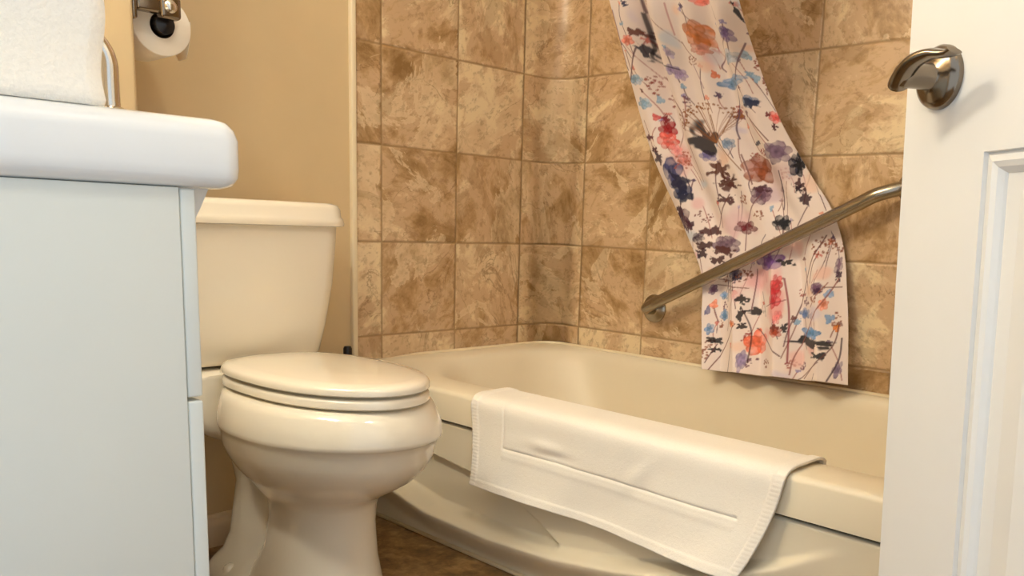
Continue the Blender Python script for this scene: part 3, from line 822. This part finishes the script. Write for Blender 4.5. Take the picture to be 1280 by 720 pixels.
for fi, ft in enumerate(FEATS):
    kd = ft[0]
    if kd == 'stem':
        P_, wd, c = ft[1:]
        P2 = spline([(a, b, 0) for a, b in P_], 10)
        window(min(v.x for v in P2) - .01, max(v.x for v in P2) + .01, min(v.y for v in P2) - .01, max(v.y for v in P2) + .01)
        dist = np.full(SC.shape, 9.0)
        for k in range(len(P2) - 1):
            ax, ay = P2[k].x, P2[k].y; bx_, by_ = P2[k + 1].x - ax, P2[k + 1].y - ay
            t_ = np.clip(((SC - ax) * bx_ + (QC - ay) * by_) / (bx_ * bx_ + by_ * by_ + 1e-12), 0, 1)
            dist = np.minimum(dist, np.hypot(SC - ax - t_ * bx_, QC - ay - t_ * by_))
        lay(1 - smoothstep(wd * .35, wd * .9, dist), lin3(c), .85); flush(); continue
    _, s0, q0, ra, rb, c, kw = ft
    window(s0 - ra * 1.7 - .004, s0 + ra * 1.7 + .004, q0 - rb * 1.9 - .004, q0 + rb * 1.7 + .004)
    X_, Y_ = (SC - s0) / ra, (QC - q0) / rb
    rr = np.hypot(X_, Y_); an_ = np.arctan2(Y_, X_); ph = prn.rand(4) * 6.28
    c3 = lin3(c)
    if kd == 'wash':
        nz_ = vnoise(SC, QC, .02, fi); lay((1 - smoothstep(.3, 1.15, rr + (nz_ - .5) * .8)), c3, .75)
    elif kd == 'petal' and max(ra, rb) > .0135:
        n_p = 5 + fi % 2; tn = vnoise(SC, QC, .006, fi + 31); t2 = vnoise(SC, QC, .014, fi + 77)
        for k in range(n_p + 1):
            aa = ph[0] + 2 * PI * k / n_p; off_ = .48 if k < n_p else 0.0
            pr1, pr2 = prn.uniform(.42, .60), prn.uniform(.36, .50)
            dx_, dy_ = X_ - off_ * math.cos(aa), Y_ - off_ * math.sin(aa)
            e1, e2 = dx_ * math.cos(aa) + dy_ * math.sin(aa), -dx_ * math.sin(aa) + dy_ * math.cos(aa)
            rp = np.hypot(e1 / pr1, e2 / pr2) / (1 + .30 * (t2 - .5) + .16 * (tn - .5))
            m_ = 1 - smoothstep(.88, 1.02, rp); rim = np.exp(-((rp - .9) / .12) ** 2)
            sh_ = prn.uniform(.80, 1.18)
            lay(m_ * np.clip(.62 + .14 * rim + .5 * (t2 - .4), 0, .95), np.clip(c3[None] * (sh_ * (1.06 - .16 * rim - .5 * (tn - .5)))[..., None], 0, 1))
        lay((1 - smoothstep(.0, .20, rr)) * .55, c3 * .45)
    elif kd == 'petal':
        n_p = prn.choice([3, 4, 5]) if max(ra, rb) > .014 else 3
        edge_ = .86 + .20 * np.cos(n_p * an_ + ph[0]) + .07 * np.cos(7 * an_ + ph[1]) + .25 * (vnoise(SC, QC, max(ra, rb) * .5, fi + 50) - .5)
        m_ = 1 - smoothstep(.90, 1.04, rr / edge_)
        tone = .62 + .75 * vnoise(SC, QC, max(ra, rb) * .45, fi + 99)
        rim = np.exp(-((rr / edge_ - .93) / .10) ** 2)
        seam = np.exp(-((np.cos(n_p * an_ * .5 + ph[0] * .5)) / .16) ** 2) * smoothstep(.1, .4, rr)
        dens = np.clip(.62 + .38 * tone * .8 + .25 * rim, 0, 1) * m_
        colr = c3[None] * (1.10 - .16 * rim - .3 * seam - .25 * (tone - 1))[..., None]
        lay(dens * .93, np.clip(colr, 0, 1))
    elif kd == 'jag':
        edge_ = .86 + .20 * np.cos(4 * an_ + ph[0]) + .13 * np.cos(9 * an_ + ph[1]) + 1.0 * (vnoise(SC, QC, max((ra * rb) ** .5 * .45, .003), fi + 7) - .5)
        lay(1 - smoothstep(.85, 1.1, rr / np.maximum(edge_, .15)), c3, .93)
    elif kd in ('dots', 'fan'):
        for k in range(kw['n']):
            if kd == 'fan':
                a_, r_ = prn.uniform(.25, PI + .1), prn.uniform(.45, 1.0) ** .6
            else:
                a_, r_ = prn.uniform(0, 2 * PI), math.sqrt(prn.rand())
            xs, ys = s0 + ra * r_ * math.cos(a_), q0 + rb * r_ * math.sin(a_) - (.3 * rb if kd == 'fan' else 0)
            dr = prn.uniform(.0014, .0028)
            lay(1 - smoothstep(.7, 1.2, np.hypot((SC - xs) / dr / 1.2, (QC - ys) / dr)), c3, .85)
            if kd == 'fan' and k % 3 == 0:
                bx_, by_ = (s0 + .004 - xs), (q0 - 1.1 * rb - ys)
                t_ = np.clip(((SC - xs) * bx_ + (QC - ys) * by_) / (bx_ * bx_ + by_ * by_), 0, 1)
                lay(1 - smoothstep(.0004, .0013, np.hypot(SC - xs - t_ * bx_, QC - ys - t_ * by_)), c3, .5)
    flush()
img = np.clip(FI, 0.004, 1)
at_ = me.color_attributes.new('print', 'FLOAT_COLOR', 'POINT')
rgba = np.ones((nu * nv, 4), np.float32); rgba[:, :3] = img.reshape(-1, 3)
at_.data.foreach_set('color', rgba.ravel())
t = NT('floral_curtain_cloth')
an = t.n('ShaderNodeVertexColor', layer_name='print')
p = t.pos(); weave = t.noise(p, 700, 2)
t.l(t.mix(.06, an.outputs['Color'], t.ramp(weave, [(.3, (.5, .5, .5, 1)), (.7, (1, 1, 1, 1))]), 'MULTIPLY'), t.b.inputs['Base Color'])
t.set(Roughness=.75, Sheen_Weight=.15, Specular_IOR_Level=.25)
t.bump(weave, .06, .0006)
cu = link('shower_curtain', me, t.m)
tag(cu, 'floral shower curtain printed with watercolour flowers, tucked behind the grab bar', 'shower curtain')
s_ = cu.modifiers.new('t', 'SOLIDIFY'); s_.thickness = .0016; s_.offset = 0
# hem turned up along the bottom and rings on the rod
for k in range(6):
    rg = thing('curtain_ring', 'chrome curtain ring holding the floral curtain on the rod', 'curtain ring', (-.645, -.53 - .055 * k, 1.832))
    rg['group'] = 'curtain rings on the shower rod'
    loft_obj('ring', tube_rings([(.022 * math.cos(a), 0, .022 * math.sin(a)) for a in np.linspace(0, 2 * PI, 28)], .0022, 8), M['chrome'], rg)

# ------------------------------------------------------------------ bath mat over the tub rim
ns, nt = 300, 200
prof = spline([(-.515, .250), (-.528, .300), (-.536, .345), (-.545, .364), (-.566, .3735), (-.615, .3735), (-.645, .373), (-.6635, .3675), (-.6725, .352), (-.673, .31), (-.676, .26), (-.682, .21), (-.690, .179)], 20)
pl = np.array([(p.x, p.y) for p in [Vector((a[0], a[1], 0)) for a in prof]])
cum = np.concatenate([[0], np.cumsum(np.hypot(*np.diff(pl, axis=0).T))]); LT = cum[-1]
tt = np.linspace(0, 1, nt); ss = np.linspace(0, 1, ns)
Sg, Tg = np.meshgrid(ss, tt, indexing='ij')
bx = np.interp(Tg * LT, cum, pl[:, 0]); bz = np.interp(Tg * LT, cum, pl[:, 1])
tf = np.clip((Tg - .52) / .48, 0, 1)
yl = -.435 - .025 * tf; yr = -1.205 + .062 * tf ** 1.6
Y = yl + (yr - yl) * Sg
# distances from the edges, metres
dl_, dr_, db_ = Sg * .745, (1 - Sg) * .745, (1 - Tg) * LT
def line(d, c, w): return np.exp(-((d - c) / w) ** 2)
inx = ((dl_ > .098) & (dr_ > .058)).astype(float)
frame = np.maximum(line(db_, .098, .0026) * inx * smoothstep(.098, .104, dl_), line(dl_, .101, .0028) * (db_ > .094) * .55)
ridge = line(db_, .082, .006) * inx + line(dl_, .088, .005) * (db_ > .09) * .2
stitch = .5 + .5 * np.sin(Tg * LT * 2 * PI / .0075)
hem = smoothstep(.022, .017, np.minimum(np.minimum(dl_, dr_), db_ + 0.004)) 
disp = -.0032 * frame + .0009 * ridge + .0016 * hem + .0009 * hem * np.where(np.minimum(dl_, dr_) < .02, stitch, 0)
# creases
disp += .0045 * np.sin(Sg * 21 + 2 * np.sin(Tg * 7)) * tf * .5 + .003 * np.sin(Sg * 47 + Tg * 9) * tf * .35
disp += .005 * np.exp(-(((Sg - .30) / .05) ** 2 + ((db_ - .125) / .012) ** 2)) - .004 * np.exp(-(((Sg - .33) / .06) ** 2 + ((db_ - .110) / .01) ** 2))
disp += .004 * np.exp(-(((Sg - .62) / .03 - (db_ - .12) / .03) ** 2 + ((db_ - .12) / .04) ** 2))
tx_ = np.gradient(bx, axis=1); tz_ = np.gradient(bz, axis=1); ln = np.hypot(tx_, tz_) + 1e-9
nxv, nzv = tz_ / ln, -tx_ / ln
sgn = np.where(nxv * -1 + nzv * 1 > 0, 1, -1)
X2 = bx + nxv * disp * sgn; Z2 = bz + nzv * disp * sgn + .004 * tf * np.sin(Sg * 5 + .6) * .6
X2 = X2 - tf ** 2 * (.012 * smoothstep(.55, 1, Sg) + .008 * np.sin(Sg * 9))
# keep clear of the rim
V = np.stack([X2, Y, Z2], -1).reshape(-1, 3)
Fc = [(i * nt + j, (i + 1) * nt + j, (i + 1) * nt + j + 1, i * nt + j + 1) for i in range(ns - 1) for j in range(nt - 1)]
mt = mesh('bath_mat', V, Fc, M['mat'])
tag(mt, 'white bath mat with a stitched border draped over the front rim of the tub', 'bath mat')
s_ = mt.modifiers.new('t', 'SOLIDIFY'); s_.thickness = .0045; s_.offset = 0

# ------------------------------------------------------------------ door
DA = math.radians(30); TILT = math.radians(2.5)
h_ = Vector((-math.sin(DA), -math.cos(DA), 0)); n_ = Vector((-math.cos(DA), math.sin(DA), 0))
EO = Vector((-.989, -1.480, 0))
DW, DH, DT = .665, 2.03, .035
Mx = Matrix(((h_.x, n_.x, 0, EO.x), (h_.y, n_.y, 0, EO.y), (0, 0, 1, .012), (0, 0, 0, 1)))
piv = Matrix.Translation((0, 0, .74))
pw = Matrix.Translation((EO.x, EO.y, .74))
Mx = pw @ Matrix.Rotation(-TILT, 4, Vector((.72, .69, 0)).normalized()) @ pw.inverted() @ Mx    # the door hangs a little out of plumb
bm = bmesh.new()
ST = .112
def db(x0, x1, z0, z1): bm_box(bm, (x0, -DT, z0), (x1, 0, z1))
PZ = [(.20, .807), (1.03, 1.90)]
db(0, ST, 0, DH); db(DW - ST, DW, 0, DH)
db(ST, DW - ST, 0, PZ[0][0]); db(ST, DW - ST, PZ[0][1], PZ[1][0]); db(ST, DW - ST, PZ[1][1], DH)
for z0, z1 in PZ:
    for side in (1, -1):
        prof = [(0, 0), (.0012, -.0045), (.004, -.003), (.009, -.0018), (.014, -.004), (.018, -.0085), (.0195, -.011), (.021, -.0105), (.036, -.0105), (.062, -.004), (.066, -.004)]
        prev = None; last = None
        for ins, dp in prof:
            y = dp if side == 1 else -DT - dp
            c = [bm.verts.new(q) for q in ((ST + ins, y, z0 + ins), (DW - ST - ins, y, z0 + ins), (DW - ST - ins, y, z1 - ins), (ST + ins, y, z1 - ins))]
            if prev:
                for k in range(4): bm.faces.new((prev[k], prev[(k + 1) % 4], c[(k + 1) % 4], c[k]))
            prev = c
        bm.faces.new(prev)
bmesh.ops.recalc_face_normals(bm, faces=bm.faces)
me = bpy.data.meshes.new('door_1'); bm.to_mesh(me); bm.free()
door = link('door_1', me, M['door'], None, False); door.matrix_world = Mx
struct(door)
KX, KZ = .050, .880
def hloc(p): return Vector((KX, 0, KZ)) + Vector(p)
hr = lathe('door_handle', [(.0295, .0002), (.0295, .004), (.0275, .008), (.022, .0115), (.016, .013), (.0125, .0155), (.0115, .02), (.011, .038), (.0115, .042), (.010, .048), (.006, .051), (.001, .052)], M['nickel'], door, 44, axis='y')
hr.location = (KX, 0, KZ)
pth = spline([(-.007, .042, -.006), (-.001, .045, -.003), (.011, .048, .004), (.024, .048, .010), (.038, .044, .0125), (.049, .040, .011), (.056, .038, .0105), (.060, .037, .012)], 8)
rings = []
for i, q in enumerate(pth):
    k = i / (len(pth) - 1)
    a_, b_ = (.0105 - .001 * k), (.0085 - .0055 * min(1, k * 1.15))
    T_ = (pth[min(i + 1, len(pth) - 1)] - pth[max(i - 1, 0)]).normalized()
    N_ = Vector((0, 1, 0)); B_ = T_.cross(N_).normalized(); N_ = B_.cross(T_)
    rings.append([q + B_ * b_ * math.cos(2 * PI * j / 24) + N_ * a_ * math.sin(2 * PI * j / 24) for j in range(24)])
loft_obj('lever', rings, M['nickel'], hr, sharp=1.2)
box('latch_plate', (-.0022, -.030, KZ - .005), (-.0002, -.004, KZ + .20), M['nickel'], door)
for z in (.25, 1.02, 1.80):
    box('hinge', (DW - .002, -.004, z - .045), (DW + .012, .006, z + .045), M['nickel'], door, .002)

# ------------------------------------------------------------------ vanity lamp and daylight
def emis(name, rgb, st):
    m = bpy.data.materials.new(name); m.use_nodes = True; b = m.node_tree.nodes['Principled BSDF']
    b.inputs['Base Color'].default_value = (1, 1, 1, 1); b.inputs['Emission Color'].default_value = (*rgb, 1); b.inputs['Emission Strength'].default_value = st
    return m
LAMP_ST = 46.0
M['bulb'] = emis('warm_globe', (1.0, .955, .82), LAMP_ST)
lm = thing('vanity_lamp', 'three-globe vanity lamp on the wall above the basin', 'lamp', (XL, -.62, 1.86))
box('bar', (.0005, -.30, -.05), (.03, .30, .05), M['chrome'], lm, .006)
for k in (-1, 0, 1):
    g = lathe('globe', [(.012 + 0, 0)] + [(.058 * math.sin(a), .062 - .058 * math.cos(a)) for a in np.linspace(.25, PI - .02, 18)], M['bulb'], lm, 28, axis='x', loc=(.038, k * .2, 0))
    lathe('socket', [(.022, .028), (.022, .042), (.014, .046)], M['chrome'], lm, 20, axis='x', loc=(0, k * .2, 0))

M['dome'] = emis('ceiling_fill_dome', (1.0, .955, .84), 19.0)  # unseen ceiling lamp, added as warm fill light
cl = thing('ceiling_fill_lamp', 'added round white ceiling fill lamp, unseen, near the doorway', 'lamp', (-1.45, -1.72, ZC))
lathe('base', [(.15, -.0005), (.15, -.014), (.145, -.018), (.10, -.018)], M['chrome'], cl, 40)
lathe('dome', [(.138, -.0185)] + [(.138 * math.cos(a), -.0185 - .06 * math.sin(a)) for a in np.linspace(.05, PI / 2 - .01, 12)], M['dome'], cl, 40)
W = bpy.data.worlds.new('daylight'); S.world = W; W.use_nodes = True
bg = W.node_tree.nodes['Background']; bg.inputs[0].default_value = (.82, .91, 1.0, 1); bg.inputs[1].default_value = .52

S.view_settings.view_transform = 'Standard'; S.view_settings.look = 'None'
S.view_settings.exposure = 1.15; S.view_settings.gamma = 1.0; S.view_settings.use_curve_mapping = False
S.cycles.use_denoising = True
S.cycles.max_bounces = 10; S.cycles.diffuse_bounces = 6
S.cycles.sample_clamp_indirect = 6.0
